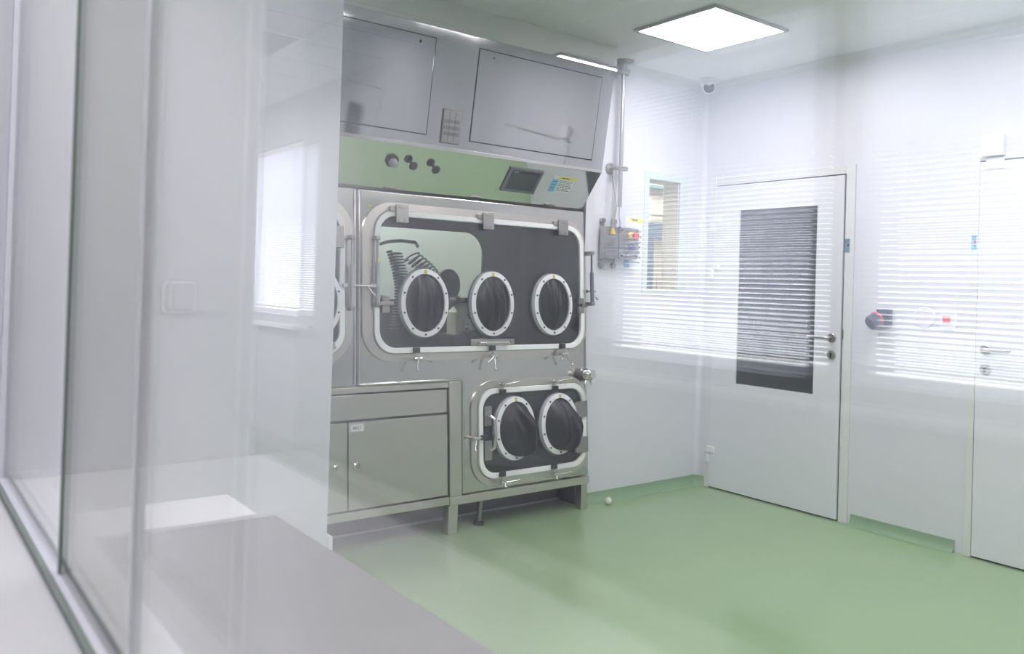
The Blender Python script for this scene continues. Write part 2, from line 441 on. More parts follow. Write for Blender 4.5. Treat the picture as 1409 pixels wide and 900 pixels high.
# light switch on the stub wall
t = thing('light_switch', 'square white rocker light switch on the pale wall end above the corridor shelf', 'light switch', (-4.566, -1.6, 1.254))
T = Matrix.Translation((-4.566, -1.6, 1.254))
B(T).prism(rrect(-.0425, .0425, -.0425, .0425, .0125, 5), -.0035, -.0002).obj('back_plate', 'louver', t)
B(T).prism(rrect(-.040, .040, -.040, .040, .012, 5), -.009, -.0036).obj('cover_plate', 'whitep', t)
B(T).prism(rrect(-.0325, .0325, -.0325, .0325, .009, 5), -.0098, -.0091).obj('rocker_shade', 'louver', t)  # grey ring drawn in as the shadow of the groove round the rocker
B(T).prism(rrect(-.030, .030, -.030, .030, .008, 5), -.015, -.0099).obj('rocker', 'shelf', t)

# corridor worktop along the glass
t = thing('long_worktop', 'pale grey worktop running along the glass below the camera', 'worktop', (-4.5, -3.3, 0))
B().box(-4.785, XG1 - .006, -5.2, -1.602, .822, .85, .003).obj('tabletop', 'shelf', t)
b = B()
for y in (-1.75, -3.3, -5.05):
    b = B(); b.box(-4.74, -4.26, y - .015, y + .015, 0, .822, .002); b.obj('support_panel', 'shelf', t)
B().box(XG1 - .006, XG1 - .0005, -5.2, -1.602, .822, .862).obj('edge_seal', 'edgeg', t)

# ------------------------------------------------------------------ steel bench, white cabinet and papers behind the glass
t = thing('steel_bench', 'brushed steel bench standing against the glass in the clean room', 'bench', (-3.87, -2.9, 0))
B().box(-4.128, -3.606, -4.4, -1.641, .662, .70, .004).obj('tabletop', 'tabletop', t)
for x in (-4.10, -3.65):
    for y in (-1.70, -4.34): B().box(x - .02, x + .02, y - .02, y + .02, 0, .662, .003).obj('leg', 'steel', t)
for x in (-4.10, -3.65): B().box(x - .012, x + .012, -4.32, -1.72, .15, .18, .003).obj('rail', 'steel', t)
t = thing('white_cabinet', 'low white cabinet standing at the far end of the steel bench', 'cabinet', (-3.88, -1.53, 0))
B().box(-4.125, -3.66, -1.636, -1.418, .02, .69, .004).obj('carcass', 'whitep', t)
B().box(-4.128, -3.655, -1.639, -1.414, .6905, .71, .004).obj('lid', 'whitep', t)
b = B(); b.box(-3.95, -3.84, -1.417, -1.40, .60, .615, .004); b.obj('handle', 'satin', t)
b = B(); b.box(-4.10, -3.69, -1.61, -1.44, 0, .0199, .002); b.obj('plinth', 'grey', t)
o = B().prism([(-4.128, 0), (-4.128, .31), (-4.057, .31), (-4.057, 0)], 0, 1); o.bm.free()
b = B(); b.box(-4.127, -4.060, -2.62, -2.19, .7003, .7045, .001); tag(b.obj('paper_sheet', 'paper'), 'white sheet of paper lying on the steel bench below the glass joint', 'paper')

# ------------------------------------------------------------------ the isolator
FB = frame(-.1104, 0, .0087, 1.765)      # leaning front
FF = frame(-.158, 1.977, -.243, 2.552)   # fascia of the hood
FU = frame(.009, 1.769, -.158, 1.977)    # mirrored underside
XL, XS, XE = -4.07, -2.580, -1.075
iso = thing('glovebox_isolator', 'large stainless steel glovebox isolator with hood, windows and black gloves', 'isolator', (-2.5, .2, 0))

holeU = rrect(-2.505, -1.10, .938, 1.672, .115)
holeL = rrect(-1.878, -1.108, .262, .745, .10)
b = B(FB)
b.plate([(XS + .004, 1.765), (XS + .004, .79), (-1.972, .79), (-1.972, .20), (XE, .20), (XE, 1.765)], [holeU, holeL], -.035, 0.0)
fp = b.obj('front_panel', 'steel', iso)
md = fp.modifiers.new('edge', 'BEVEL'); md.width = .012; md.segments = 3; md.limit_method = 'ANGLE'; md.angle_limit = math.radians(60); md.harden_normals = True
holeF = rrect(-4.005, -2.652, .938, 1.672, .115)
b = B(FB); b.plate([(XL, 1.765), (XL, .79), (XS - .004, .79), (XS - .004, 1.765)], [holeF], -.035, 0)
fp2 = b.obj('front_panel', 'steel', iso)
md = fp2.modifiers.new('edge', 'BEVEL'); md.width = .012; md.segments = 3; md.limit_method = 'ANGLE'; md.angle_limit = math.radians(60); md.harden_normals = True
# chambers behind the panels
def chamber(u0, u1, z0, z1, y0, y1, rear):
    b = B()
    b.box(u0, u0 + .012, y0, y1, z0, z1); b.box(u1 - .012, u1, y0, y1, z0, z1)
    b.box(u0 + .012, u1 - .012, y0, y1, z0, z0 + .012); b.box(u0 + .012, u1 - .012, y0, y1, z1 - .012, z1)
    b.plate([(u0, z0), (u1, z0), (u1, z1), (u0, z1)], rear, y1, y1 + .012)
    return b.obj('chamber', 'chamber', iso)
chamber(XS + .006, XE - .002, .815, 1.755, .03, .60, [rrect(-2.50, -1.395, 1.20, 1.622, .13)])
chamber(XL + .002, XS - .006, .815, 1.755, .03, .60, [rrect(-3.9, -2.80, 1.20, 1.622, .13)])
chamber(-1.968, XE - .002, .215, .805, -.055, .55, [])
B().box(XE - .006, XE + .001, .028, .62, .20, 1.765).obj('side_panel', 'steel', iso)
# weld strip between the modules
b = B(FB)
for u in (XS - .012, XS + .012): b.cyl((u, -.006, .80), (u, -.006, 1.752), .011, seg=24)
b.obj('seam_strip', 'chrome', iso)
B(FB).box(XS - .006, XS + .006, -.03, -.012, .795, 1.76).obj('seam_gap', 'dsteel', iso)

def clamp_plate(parent, u, v, w, h):
    b = B(FB)
    b.box(u - w / 2, u + w / 2, .030, .042, v - h / 2, v + h / 2, .003)
    b.box(u - w * .30, u + w * .12, .0425, .047, v + h * .30, v + h * .36, .001)
    for q in (-.25, .2): b.cyl((u + w * q, .042, v - h * .34), (u + w * q, .046, v - h * .34), .007, seg=24)
    b.box(u - w / 2 - .028, u - w / 2 + .004, .004, .032, v + h * .10, v + h * .40, .004)
    return b.obj('hinge_clamp', 'satin', parent)
def toggle(parent, u, v, kind, lv=(-.02, -.055, .055, -.005)):
    """screw latch: black keeper on the gasket, pivot and two bar levers with ball ends"""
    s = 1 if kind in ('down', 'up') else 0
    sg = -1 if kind == 'down' else 1
    k = B(FB); k.box(u - .017, u + .017, .026, .046, v - .012, v + .015, .002) if s else k.box(u - .004, u + .030, .026, .046, v - .012, v + .012, .002)
    o = k.obj('latch_keeper', 'black', parent)
    b = B(FB)
    pv = v + sg * .042 if s else v; pu = u if s else u - .05
    if s: b.cyl((u, .038, v + sg * .008), (u, .038, pv), .006, seg=24)
    else: b.cyl((u, .038, v), (pu, .038, v), .006, seg=24)
    b.cyl((pu, .0, pv), (pu, .062, pv), .008, seg=24)
    b.cyl((pu - .022, .05, pv), (pu + .022, .05, pv), .011, seg=24)
    for du, dv in (lv[:2], lv[2:]):
        a = Vector((pu, .056, pv)); e = Vector((pu + du, .075, pv + dv))
        b.cyl(a, e, .0042, .0032, seg=24); b.sphere(e, .0075, 24)
    b.obj('toggle_lever', 'chrome', parent)
    return o
def strut(parent, u, v0, v1, n=.045):
    b = B(FB)
    L = v1 - v0
    b.cyl((u, n, v0), (u, n, v0 + L * .62), .0115, seg=24); b.cyl((u, n, v0 + L * .62), (u, n, v1), .006, seg=24)
    o = b.obj('gas_strut', 'grey' if u > -1.2 else 'louver', parent)
    for v in (v0, v1): B(FB).box(u - .013, u + .013, 0.0, n + .012, v - .011, v + .011, .003).obj('strut_bracket', 'satin', parent)
    return o

def window_door(u0, u1, v0, v1, r, name='window_door', tint='isoglass', fr=(.058, .024, .04, .04)):
    """glazed door: dark pane (the part itself), gasket and flat steel frame as sub-parts"""
    b = B(FB); b.prism(rrect(u0 + .02, u1 - .02, v0 + .02, v1 - .02, r - .02), .004, .014); d = b.obj(name, tint, iso)
    b = B(FB); b.ring(rrect(u0, u1, v0, v1, r), rrect(u0 + .030, u1 - .030, v0 + .030, v1 - .030, r - .022), .002, .024)
    g = b.obj('gasket', 'gasket', d)
    m = g.modifiers.new('soft', 'BEVEL'); m.width = .006; m.segments = 2; m.limit_method = 'ANGLE'; m.angle_limit = math.radians(50); m.harden_normals = True
    b = B(FB); b.ring(rrect(u0 - fr[0], u1 + fr[1], v0 - fr[3], v1 + fr[2], r + .05), rrect(u0 - .002, u1 + .002, v0 - .002, v1 + .002, r), .0005, .010)
    b.obj('door_frame', 'steelx', d)
    return d

def glove_port(parent_name, cu, cv, a, b_, hang, seed):
    """flanged oval port: ring (the part), bolts, yellow mark and black rubber glove"""
    k = B(FB)
    o1, i1 = ellipse(cu, cv, a, b_), ellipse(cu, cv, a - .024, b_ - .026)
    k.ring(o1, i1, .010, .046, .050); ring = k.obj('glove_port', 'ring', iso)
    k = B(FB); k.ring(ellipse(cu, cv, a + .006, b_ + .006), ellipse(cu, cv, a - .001, b_ - .001), .0125, .020); k.obj('seal_ring', 'grey', ring)
    k = B(FB)
    for j in range(10):
        t = 2 * PI * (j + .5) / 10
        p = (cu + (a - .0125) * math.cos(t), cv + (b_ - .0135) * math.sin(t))
        k = B(FB); k.cyl((p[0], .046, p[1]), (p[0], .0515, p[1]), .0052, seg=24); k.obj('bolt', 'black', ring)
    k = B(FB); k.box(cu - .007, cu + .007, .047, .0525, cv + b_ - .024, cv + b_ - .006, .001); k.obj('mark', 'yellow', ring)
    # glove membrane
    k = B(FB); nr, ns = 22, 72; rings = []
    A, Bv = a - .023, b_ - .025
    for ri in range(nr + 1):
        r = 1 - ri / nr; row = []
        for si in range(ns):
            t = 2 * PI * si / ns; ct, st = math.cos(t), math.sin(t)
            q = Vector((r * ct * 1.5 + seed * 3.1, r * st * .55, seed * 1.7))
            fold = noise.noise(q * 1.2) + .35 * noise.noise(q * 2.6)
            w_ = r * ct * 2.1 + .5 * noise.noise(Vector((r * st * .9, seed * 2.3, r * ct * .6)))
            ridge = math.exp(-((w_ - .15) / .22) ** 2) + .8 * math.exp(-((w_ + .75) / .2) ** 2) + .6 * math.exp(-((w_ - 1.0) / .2) ** 2)
            env = (1 - r) ** .6
            if hang:
                bell = math.sin(min(1, (1 - r) * 1.35) * PI * .5)
                n = .034 + .070 * bell + .045 * fold * env + .030 * ridge * env
                u = cu + A * r * ct + .046 * bell
                v = cv + Bv * r * st - .036 * bell
                grow = math.sin((1 - r) * PI) * .20
                wob = 1 + .30 * noise.noise(Vector((ct * 1.7, st * 1.7, seed * .9)))
                u += A * ct * grow * wob * (1.0 if ct > 0 else .2); v += Bv * st * grow * wob * (1.0 if st < 0 else .1)
            else:
                n = .036 + .022 * (1 - r * r) + .030 * fold * env + .026 * ridge * env
                u = cu + A * r * ct; v = cv + Bv * r * st
            row.append(k._v((u, n, v)))
            if r == 0: break
        rings.append(row)
    for P, Q in zip(rings, rings[1:]):
        for si in range(ns):
            if len(Q) == 1: k._f([P[si], P[(si + 1) % ns], Q[0]])
            else: k._f([P[si], P[(si + 1) % ns], Q[(si + 1) % ns], Q[si]])
    k.obj('glove', 'rubber', ring, 180)['label'] = 'black rubber glove'
    return ring

dU = window_door(-2.497, -1.108, .945, 1.665, .115)
for u in (-2.348, -1.814, -1.277): clamp_plate(dU, u, 1.648, .072, .092)
for u, lv in ((-2.268, (-.02, -.058, .062, -.012)), (-1.795, (-.006, -.068, -.055, -.03)), (-1.298, (.042, -.062, -.036, -.03))): toggle(dU, u, .960, 'down', lv)
# pull handle on its plate
b = B(FB); b.box(-1.924, -1.632, .014, .022, .966, 1.010, .003); b.obj('handle_plate', 'satin', dU)
b = B(FB); b.tube([(-1.875, .022, .990), (-1.872, .045, .990), (-1.855, .060, .990), (-1.705, .060, .990), (-1.688, .045, .990), (-1.685, .022, .990)], .010, 20); b.obj('pull_handle', 'chrome', dU)
for u, sgn in ((-2.438, 1), (-1.141, -1)):
    b = B(FB)
    b.box(u - .020, u + .020, .014, .034, 1.150, 1.187, .003); b.box(u - .020, u + .020, .014, .034, 1.205, 1.238, .003)
    b.box(u - .034 * (sgn > 0) - .055 * (sgn < 0) * 0, u + .040, .018, .040, 1.186, 1.206, .003)
    for v in (1.160, 1.228): b.cyl((u, .034, v), (u, .037, v), .006, seg=24)
    b.obj('side_clamp', 'satin', dU)
strut(dU, -2.486, 1.190, 1.52, .034); strut(dU, -1.080, 1.205, 1.505, .060)
for pu, sd in ((-2.540, 1), (-1.062, 2)):
    b = B(FB); b.cyl((pu - .045, .035, 1.280), (pu + .030, .035, 1.280), .006, seg=24)
    b.box(pu + .018, pu + .045, .022, .042, 1.270, 1.290, .002) if sd == 1 else b.box(pu - .06, pu - .035, .022, .042, 1.270, 1.290, .002)
    b.cyl((pu, .035, 1.28), (pu + .022, .060, 1.235), .0042, seg=24); b.sphere((pu + .022, .060, 1.235), .008, 24)
    b.obj('side_lever', 'chrome', dU)
for i, u in enumerate((-2.220, -1.793, -1.365)): glove_port('upper', u, 1.200, .141, .174, False, i + 1)

dF = window_door(-4.01, -2.652, .945, 1.665, .115, fr=(.04, .045, .04, .04))
for u in (-3.86, -3.33, -2.80): clamp_plate(dF, u, 1.648, .072, .092)
for u in (-3.78, -3.30, -2.80): toggle(dF, u, .960, 'down')
b = B(FB); b.box(-2.716, -2.664, .014, .034, 1.46, 1.565, .003); b.cyl((-2.70, .034, 1.535), (-2.70, .038, 1.535), .012, seg=24); b.obj('side_clamp', 'satin', dF)
strut(dF, -2.626, 1.17, 1.515, .040)
b = B(FB); b.cyl((-2.66, .035, 1.28), (-2.585, .035, 1.28), .006, seg=24); b.box(-2.672, -2.65, .022, .042, 1.27, 1.29, .002); b.obj('side_lever', 'chrome', dF)
b = B(FB); b.box(-2.90, -2.672, .014, .022, .966, 1.010, .003); b.tube([(-2.85, .022, .988), (-2.845, .05, .988), (-2.72, .05, .988), (-2.715, .022, .988)], .010, 20); b.obj('pull_handle', 'chrome', dF)
for i, u in enumerate((-3.67, -3.245, -2.822)): glove_port('left', u, 1.200, .141, .174, False, i + 5)

dL = window_door(-1.878, -1.108, .262, .745, .105, fr=(.040, .022, .042, .042))
for u, lv in ((-1.727, (-.05, .006, .080, .012)), (-1.354, (-.045, .006, .088, .010))): toggle(dL, u, .722, 'up', lv)
for u, lv in ((-1.735, (-.01, -.02, .082, .006)), (-1.371, (-.012, -.02, .085, .008))): toggle(dL, u, .284, 'down', lv)
toggle(dL, -1.868, .490, 'left', (-.022, .006, -.02, -.060))
for v in (.592, .388):
    b = B(FB); b.box(-1.198, -1.108, .024, .036, v - .045, v + .045, .003)
    for q in (-.028, .028): b.cyl((-1.128, .036, v + q), (-1.128, .039, v + q), .005, seg=24)
    b.cyl((-1.198, .030, v - .04), (-1.198, .030, v + .04), .007, seg=24)
    b.obj('door_hinge', 'satin', dL)
for v in (.600, .418):
    b = B(FB); b.box(-1.838, -1.790, .014, .020, v - .055, v + .050, .002); b.obj('handle_plate', 'satin', dL)
b = B(FB); b.tube([(-1.815, .02, .598), (-1.812, .045, .598), (-1.803, .060, .585), (-1.800, .066, .510), (-1.803, .060, .435), (-1.812, .045, .420), (-1.815, .02, .420)], .0095, 20); b.obj('pull_handle', 'chrome', dL)
for i, u in enumerate((-1.648, -1.331)): glove_port('lower', u, .522, .136, .172, True, i + 11)

# groove around the notch, side valve and little yellow dots
b = B(FB)
b.tube([(-2.57, .002, .800), (-1.99, .002, .800), (-1.975, .002, .795), (-1.967, .002, .780), (-1.967, .002, .215)], .008, 20); b.obj('notch_weld', 'steel', iso)
b = B(FB); b.cyl((-1.118, .0, .79), (-1.118, .03, .79), .038, seg=24); vb = b.obj('side_valve', 'dsteel', iso)
b = B(FB); b.lathe([(.030, .03), (.034, .045), (.034, .075), (.022, .085), (.022, .10), (.0, .10)], (-1.118, 0, .79), (0, 1, 0), 20); b.obj('valve_cap', 'chrome', vb)
b = B(FB)
for ang in (-115, -60, 20, 150):
    e = (-1.118 + .055 * math.cos(math.radians(ang)), .05, .79 + .058 * math.sin(math.radians(ang)))
    b.cyl((-1.118, .05, .79), e, .005, seg=24); b.sphere(e, .009, 24)
b.obj('wing_nut', 'chrome', vb)
for u, v in ((-2.512, 1.68), (-1.21, .778), (-2.486, 1.408)):
    b = B(FB); b.box(u - .008, u + .008, .0005 if v != 1.408 else .046, .003 if v != 1.408 else .049, v - .006, v + .006); b.obj('yellow_tag', 'lemon', iso)

# hood
b = B(Matrix(((0, 1, 0, 0), (1, 0, 0, 0), (0, 0, 1, 0), (0, 0, 0, 1))))
b.prism([(.0095, 1.770), (-.158, 1.977), (-.243, 2.552), (-.215, 2.553), (.45, 2.553), (.45, 1.770)], -4.15 + .02, -1.100)
hood = b.obj('hood', 'fascia', iso)
B(FU).box(-4.12, -1.102, .0005, .003, .004, .262, .001).obj('underside_panel', 'mirror', iso)
B().box(-4.12, -1.085, -.2445, -.236, 2.5535, H - .001).obj('top_trim', 'mirror', iso)
B(FF).box(-4.12, -1.10, .0003, .0035, -.006, .012, .001).obj('hood_lip', 'chrome', iso)
for u0, u1 in ((-2.041, -1.195), (-3.150, -2.305)):
    v0, v1 = .062, .526
    b = B(FF); b.ring([(u0 - .005, v0 - .005), (u1 + .005, v0 - .005), (u1 + .005, v1 + .005), (u0 - .005, v1 + .005)], [(u0 + .001, v0 + .001), (u1 - .001, v0 + .001), (u1 - .001, v1 - .001), (u0 + .001, v1 - .001)], .0002, .0012)
    h = b.obj('access_panel', 'gap', hood)
    B(FF).box(u0, u1, .0004, .0035, v0, v1, .001).obj('hatch_plate', 'fascia', h)
    b = B(FF); du = u0 + .09 if u0 > -2.5 else u1 - .085
    b.cyl((du, .003, v1 - .03), (du, .006, v1 - .03), .007 if u0 < -2.5 else .004, seg=24); b.obj('hatch_lock', 'gap', h)
# vent grille plate on the fascia
u0, u1, v0, v1 = -2.217, -2.113, .034, .198
gp = B(FF).box(u0, u1, .0005, .010, v0, v1, .003).obj('vent_plate', 'satin', hood)
b = B(FF)
for i in range(1, 3): b.box(u0 + i * (u1 - u0) / 3 - .0012, u0 + i * (u1 - u0) / 3 + .0012, .0102, .0112, v0 + .006, v1 - .006)
for r in range(3):
    for c in range(15):
        u = u0 + .008 + c * (u1 - u0 - .016) / 14; v = v1 - .048 - r * .031
        b.box(u - .0016, u + .0016, .0102, .0110, v - .017, v)
b.obj('vent_slot', 'grey', gp)
b = B(FF); b.box(u0 - .003, u1 + .003, .0002, .006, v0 - .003, v1 + .003); b.obj('vent_border', 'grey', gp)

# things on the mirrored underside: pressure lamp, two knobs, touch panel, sticker
fu = lambda z: (z - 1.769) / .208 * .2668
v = fu(1.90)
k = B(FU).lathe([(.034, .0), (.034, .008), (.030, .012), (0, .012)], (-2.452, .003, v), (0, 1, 0), 24).obj('signal_button', 'black', iso)
B(FU).lathe([(.021, .012), (.021, .030), (.017, .036), (.012, .050), (0, .052)], (-2.452, .003, v), (0, 1, 0), 20).obj('button_cap', 'louver', k)
for u, z in ((-2.345, 1.902), (-2.212, 1.898)):
    v = fu(z)
    k = B(FU).lathe([(.008, 0), (.008, .026), (.021, .028), (.023, .034), (.020, .040), (0, .041)], (u, .003, v), (0, 1, 0), 24).obj('mushroom_knob', 'black', iso)
u0, u1, v0, v1 = -1.748, -1.514, fu(1.824), fu(1.943)
tp = B(FU).box(u0, u1, .003, .012, v0, v1, .003).obj('touch_panel', 'grey', iso)
B(FU).box(u0 + .020, u1 - .018, .0121, .0135, v0 + .018, v1 - .012, .001).obj('bezel', 'black', tp)
B(FU).box(u0 + .030, u1 - .030, .0136, .0145, v0 + .026, v1 - .032).obj('screen', 'screen', tp)
B(FU).box(u0 + .032, u0 + .062, .0136, .0142, v1 - .025, v1 - .019).obj('maker_mark', 'louver', tp)
def notice(T, u0, u1, v0, v1, n, parent, seed, th=.20):
    """printed instruction sheet: yellow title bar, blue side column, lines of print"""
    rnd = random.Random(seed)
    W, Hh = u1 - u0, v1 - v0
    p = B(T).box(u0, u1, n, n + .0008, v0, v1).obj('notice_sheet', 'paper', parent)
    B(T).box(u0 + W * .22, u1 + W * .06, n + .0009, n + .0014, v1 - Hh * th, v1 - Hh * .01).obj('title_bar', 'lemon', p)
    b = B(T); b.box(u0, u0 + W * .28, n + .0009, n + .0014, v0 + Hh * .02, v1 - Hh * .22); b.obj('side_column', 'cyan', p)
    b = B(T)
    for r in range(7):
        vv = v1 - Hh * (.29 + r * .10); x = u0 + W * .34
        while x < u1 - W * .12:
            w = W * rnd.uniform(.05, .14); b.box(x, min(x + w, u1 - W * .05), n + .0009, n + .0013, vv, vv + Hh * .035); x += w + W * .035
    for r in range(3):
        vv = v1 - Hh * (.36 + r * .2); b.box(u0 + W * .05, u0 + W * .22, n + .0015, n + .0019, vv, vv + Hh * .03)
    b.box(u0 + W * .36, u0 + W * .70, n + .0015, n + .0019, v1 - Hh * th * .65, v1 - Hh * th * .4)
    b.obj('print', 'ink', p)
    return p
notice(FU, -1.425, -1.262, fu(1.846), fu(1.930), .0035, iso, 4)
# support frame under the body
b = B(FB); b.box(-2.0535, XE - .002, -.045, .006, .152, .196, .003); b.obj('bottom_rail', 'steelx', iso)
for u0, u1 in ((-2.053, -1.995), (-1.130, -1.082)):
    b = B(); b.box(u0, u1, -.095, -.045, 0, .16 if u0 > -1.5 else .158, .003); b.obj('leg', 'steelx', iso)
b = B(FB); b.box(-2.053, -1.978, -.045, .008, .196, .791, .003); b.obj('post', 'steelx', iso)
b = B(); b.cyl((-1.806, -.02, .02), (-1.795, -.02, .17), .013, seg=24); ft = b.obj('levelling_foot', 'satin', iso)
b = B(); b.lathe([(.030, 0), (.030, .012), (.018, .022), (0, .022)], (-1.806, -.02, 0), (0, 0, 1), 20); b.obj('foot_pad', 'black', ft)
b = B(); b.tube([(-1.87, .03, .17), (-1.865, .03, .135), (-1.85, .03, .125), (-1.84, .03, .13)], .006, 20); b.obj('drain_valve', 'satin', iso)
B().box(-4.1, -1.0705, .165, .18, 0, .15).obj('kick_plate', 'dsteel', iso)
b = B(); b.box(-4.1, -1.0705, .160, .1649, 0.0, .012); b.obj('kick_strip', 'louver', iso)
B().box(-1.080, -1.0712, .02, .1645, 0, .199).obj('wall_end_mask', 'dsteel', iso)  # added dark panel, hides the bright wall end under the body
b = B(FB); b.box(-4.07, -2.0535, -.045, .006, .762, .79, .002); b.obj('upper_rail', 'steelx', iso)
# interior of the chamber
b = B(); b.prism(ellipse(-1.66, 1.29, .085, .10, 32), .575, .598); rp = b.obj('rear_port', 'rubber', iso)

# ------------------------------------------------------------------ things inside the chamber
def coil(name, label, p0, p1, R, turns, r):
    pts = []; p0, p1 = Vector(p0), Vector(p1); d = p1 - p0; n = turns * 14
    ax = d.normalized(); a = ax.orthogonal().normalized(); c = ax.cross(a)
    for i in range(n + 1):
        t = i / n; bend = Vector((.05 * math.sin(PI * t), 0, .0))
        pts.append(p0 + d * t + bend + R * (math.cos(2 * PI * turns * t) * a + math.sin(2 * PI * turns * t) * c))
    return tag(B().tube(pts, r, 6).obj(name, 'black'), label, 'hose', 'coiled hoses inside the chamber')
coil('coiled_hose', 'dark coiled hose hanging upright behind the first upper window glove', (-2.10, .48, 1.475), (-2.09, .46, 1.02), .040, 27, .0056)
coil('coiled_hose', 'dark coiled hose slanting away to the right behind the upper window', (-1.98, .50, 1.455), (-1.80, .48, 1.24), .045, 14, .0056)
t = thing('hose_manifold', 'short black pipe bar the coiled hoses hang from', 'pipe', (-2.05, .55, 1.53))
B().tube([(-2.14, .588, 1.515), (-2.12, .52, 1.53), (-2.05, .5, 1.54), (-1.95, .5, 1.535), (-1.93, .5, 1.51)], .010, 20).obj('bar', 'black', t)
B().lathe([(.03, 0), (.03, .01), (.02, .03), (0, .03)], (-2.2, .588, 1.53), (0, -1, 0), 20).obj('pipe_flange', 'black', t)
t = thing('bench_instrument', 'small beige instrument with a round dial between the first two upper gloves', 'instrument', (-1.62, .45, .83))
B().box(-1.74, -1.50, .40, .56, .828, 1.0, .006).obj('base', 'dsteel', t)
B().prism([(-1.70, 1.001), (-1.70, 1.13), (-1.64, 1.18), (-1.53, 1.19), (-1.53, 1.15), (-1.62, 1.12), (-1.65, 1.08), (-1.65, 1.001)], .42, .52).obj('body', 'cream', t)
B().lathe([(.075, 0), (.075, .03), (.06, .045), (.03, .05), (0, .05)], (-1.58, .42, 1.05), (0, -1, 0), 24).obj('dial', 'chrome', t)
B().lathe([(.09, 0), (.09, .02), (.02, .03), (0, .03)], (-1.62, .46, 1.20), (0, 0, 1), 20).obj('pan', 'chrome', t)
t = thing('sample_tray', 'shallow steel tray on the chamber floor behind the lower edge of the upper window', 'tray', (-2.16, .2, .83))
B().box(-2.42, -1.98, .09, .30, .828, .955, .008).obj('pan', 'satin', t)
B().box(-2.41, -1.99, .085, .30, .9555, .962, .002).obj('rim', 'chrome', t)

# ------------------------------------------------------------------ cabinet below the left module
cb = thing('base_cabinet', 'brushed steel base cabinet with two lockable doors beneath the isolator', 'cabinet', (-2.9, 0, 0))
b = B(FB); b.box(-4.07, -2.0565, -.42, -.022, .205, .758, .002); b.obj('carcass', 'dsteel', cb)
b = B(FB); b.box(-4.07, -2.0565, -.0215, -.008, .634, .752, .002); b.obj('apron_panel', 'steelx', cb)
for i, (u0, u1, lk) in enumerate(((-2.622, -2.060, -2.585), (-3.19, -2.630, -2.690))):
    d = B(FB).box(u0, u1, -.0215, -.002, .208, .622, .002).obj('cabinet_door', 'steelx', cb)
    B(FB).lathe([(.017, -.002), (.017, .008), (.011, .012), (0, .012)], (lk, 0, .415), (0, 1, 0), 18).obj('lock', 'chrome', d)
    B(FB).box(lk - .0015, lk + .0015, .0125, .0132, .407, .423).obj('key_slot', 'black', d)
    if i == 0:
        lp = B(FB).box(-2.613, -2.543, -.0018, -.0004, .578, .612).obj('label_plate', 'paper', d)
        text_mesh('label_text', 'B02.1', .020, FB @ Matrix.Translation((-2.578, .0001, .595)) @ Matrix(((1, 0, 0, 0), (0, 0, 1, 0), (0, 1, 0, 0), (0, 0, 0, 1))), 'ink', d)
b = B(FB); b.box(-3.76, -3.198, -.0215, -.002, .208, .622, .002); b.obj('cabinet_door', 'steelx', cb)
b = B(FB); b.box(-4.07, -2.0545, -.045, .006, .160, .200, .003); b.obj('bottom_rail', 'steelx', cb)
b = B(FB); b.box(-4.05, -4.0, -.05, -.005, 0, .159, .003); b.obj('leg', 'steelx', cb)

# ------------------------------------------------------------------ wall by the control box
t = thing('control_box', 'stainless control box on the wall with red emergency stop and dark blue button', 'control box', (-.87, 0, 1.58))
yf = -.060
B().box(-.968, -.853, yf, -.018, 1.482, 1.676, .003).obj('enclosure', 'satin', t)
rb = B().box(-.849, -.680, yf - .006, -.018, 1.484, 1.676, .003).obj('enclosure', 'satin', t)
b = B()
for x in (-.828, -.700):
    for z in (1.503, 1.658): b = B(); b.cyl((x, yf - .006, z), (x, yf - .010, z), .006, seg=24); b.obj('corner_screw', 'black', rb)
e = B().lathe([(.026, 0), (.026, .022), (.022, .026), (0, .026)], (-.755, yf - .006, 1.626), (0, -1, 0), 24).obj('stop_collar', 'yellow', t)
B().lathe([(.014, .020), (.014, .034), (.023, .038), (.025, .046), (.022, .054), (0, .056)], (-.755, yf - .006, 1.626), (0, -1, 0), 24).obj('emergency_button', 'red', e)['label'] = 'red mushroom emergency button'
e = B().lathe([(.021, 0), (.021, .010), (.018, .014), (.016, .022), (0, .023)], (-.748, yf - .006, 1.556), (0, -1, 0), 24).obj('reset_button', 'blue', t)
for x in (-.945, -.848):
    for z in (1.712, 1.440):
        b = B(); b.cyl((x, -.001, z), (x, -.026, z), .016, seg=24); b.box(x - .006, x + .006, -.024, -.0185, min(z, 1.58), max(z, 1.58)); b.obj('mounting_lug', 'satin', t)
for z in (1.66, 1.50):
    b = B(); b.box(-.857, -.838, yf - .012, yf - .002, z - .02, z + .02, .002); b.obj('hinge', 'dsteel', t)
b = B(); b.lathe([(.020, 0), (.020, .012), (.012, .014), (.010, .035), (0, .035)], (-.915, yf - .010, 1.630), (0, 0, 1), 20); b.obj('cable_gland', 'yellow', t)
for i in range(2):
    b = B(); b.box(-.945, -.885 + .01 * i, yf - .0012, yf - .0004, 1.56 - .03 * i, 1.564 - .03 * i); b.obj('engraved_line', 'dsteel', t)
t = thing('notice', 'printed notice with yellow title and blue column on the wall behind the control box', 'notice', (-.65, 0, 1.6))
notice(Matrix(((1, 0, 0, 0), (0, -1, 0, 0), (0, 0, 1, 0), (0, 0, 0, 1))), -.738, -.585, 1.425, 1.752, .0006, t, 9, .10)
t = thing('conduit_pole', 'slim steel conduit pole dropping from the ceiling to above the control box', 'pole', (-.852, -.06, H))
B().cyl((-.852, -.06, H - .001), (-.852, -.06, 1.80), .0105, seg=24).obj('pole', 'satin', t)
B().cyl((-.829, -.05, 2.63), (-.829, -.05, 1.80), .0055, seg=24).obj('side_conduit', 'satin', t)
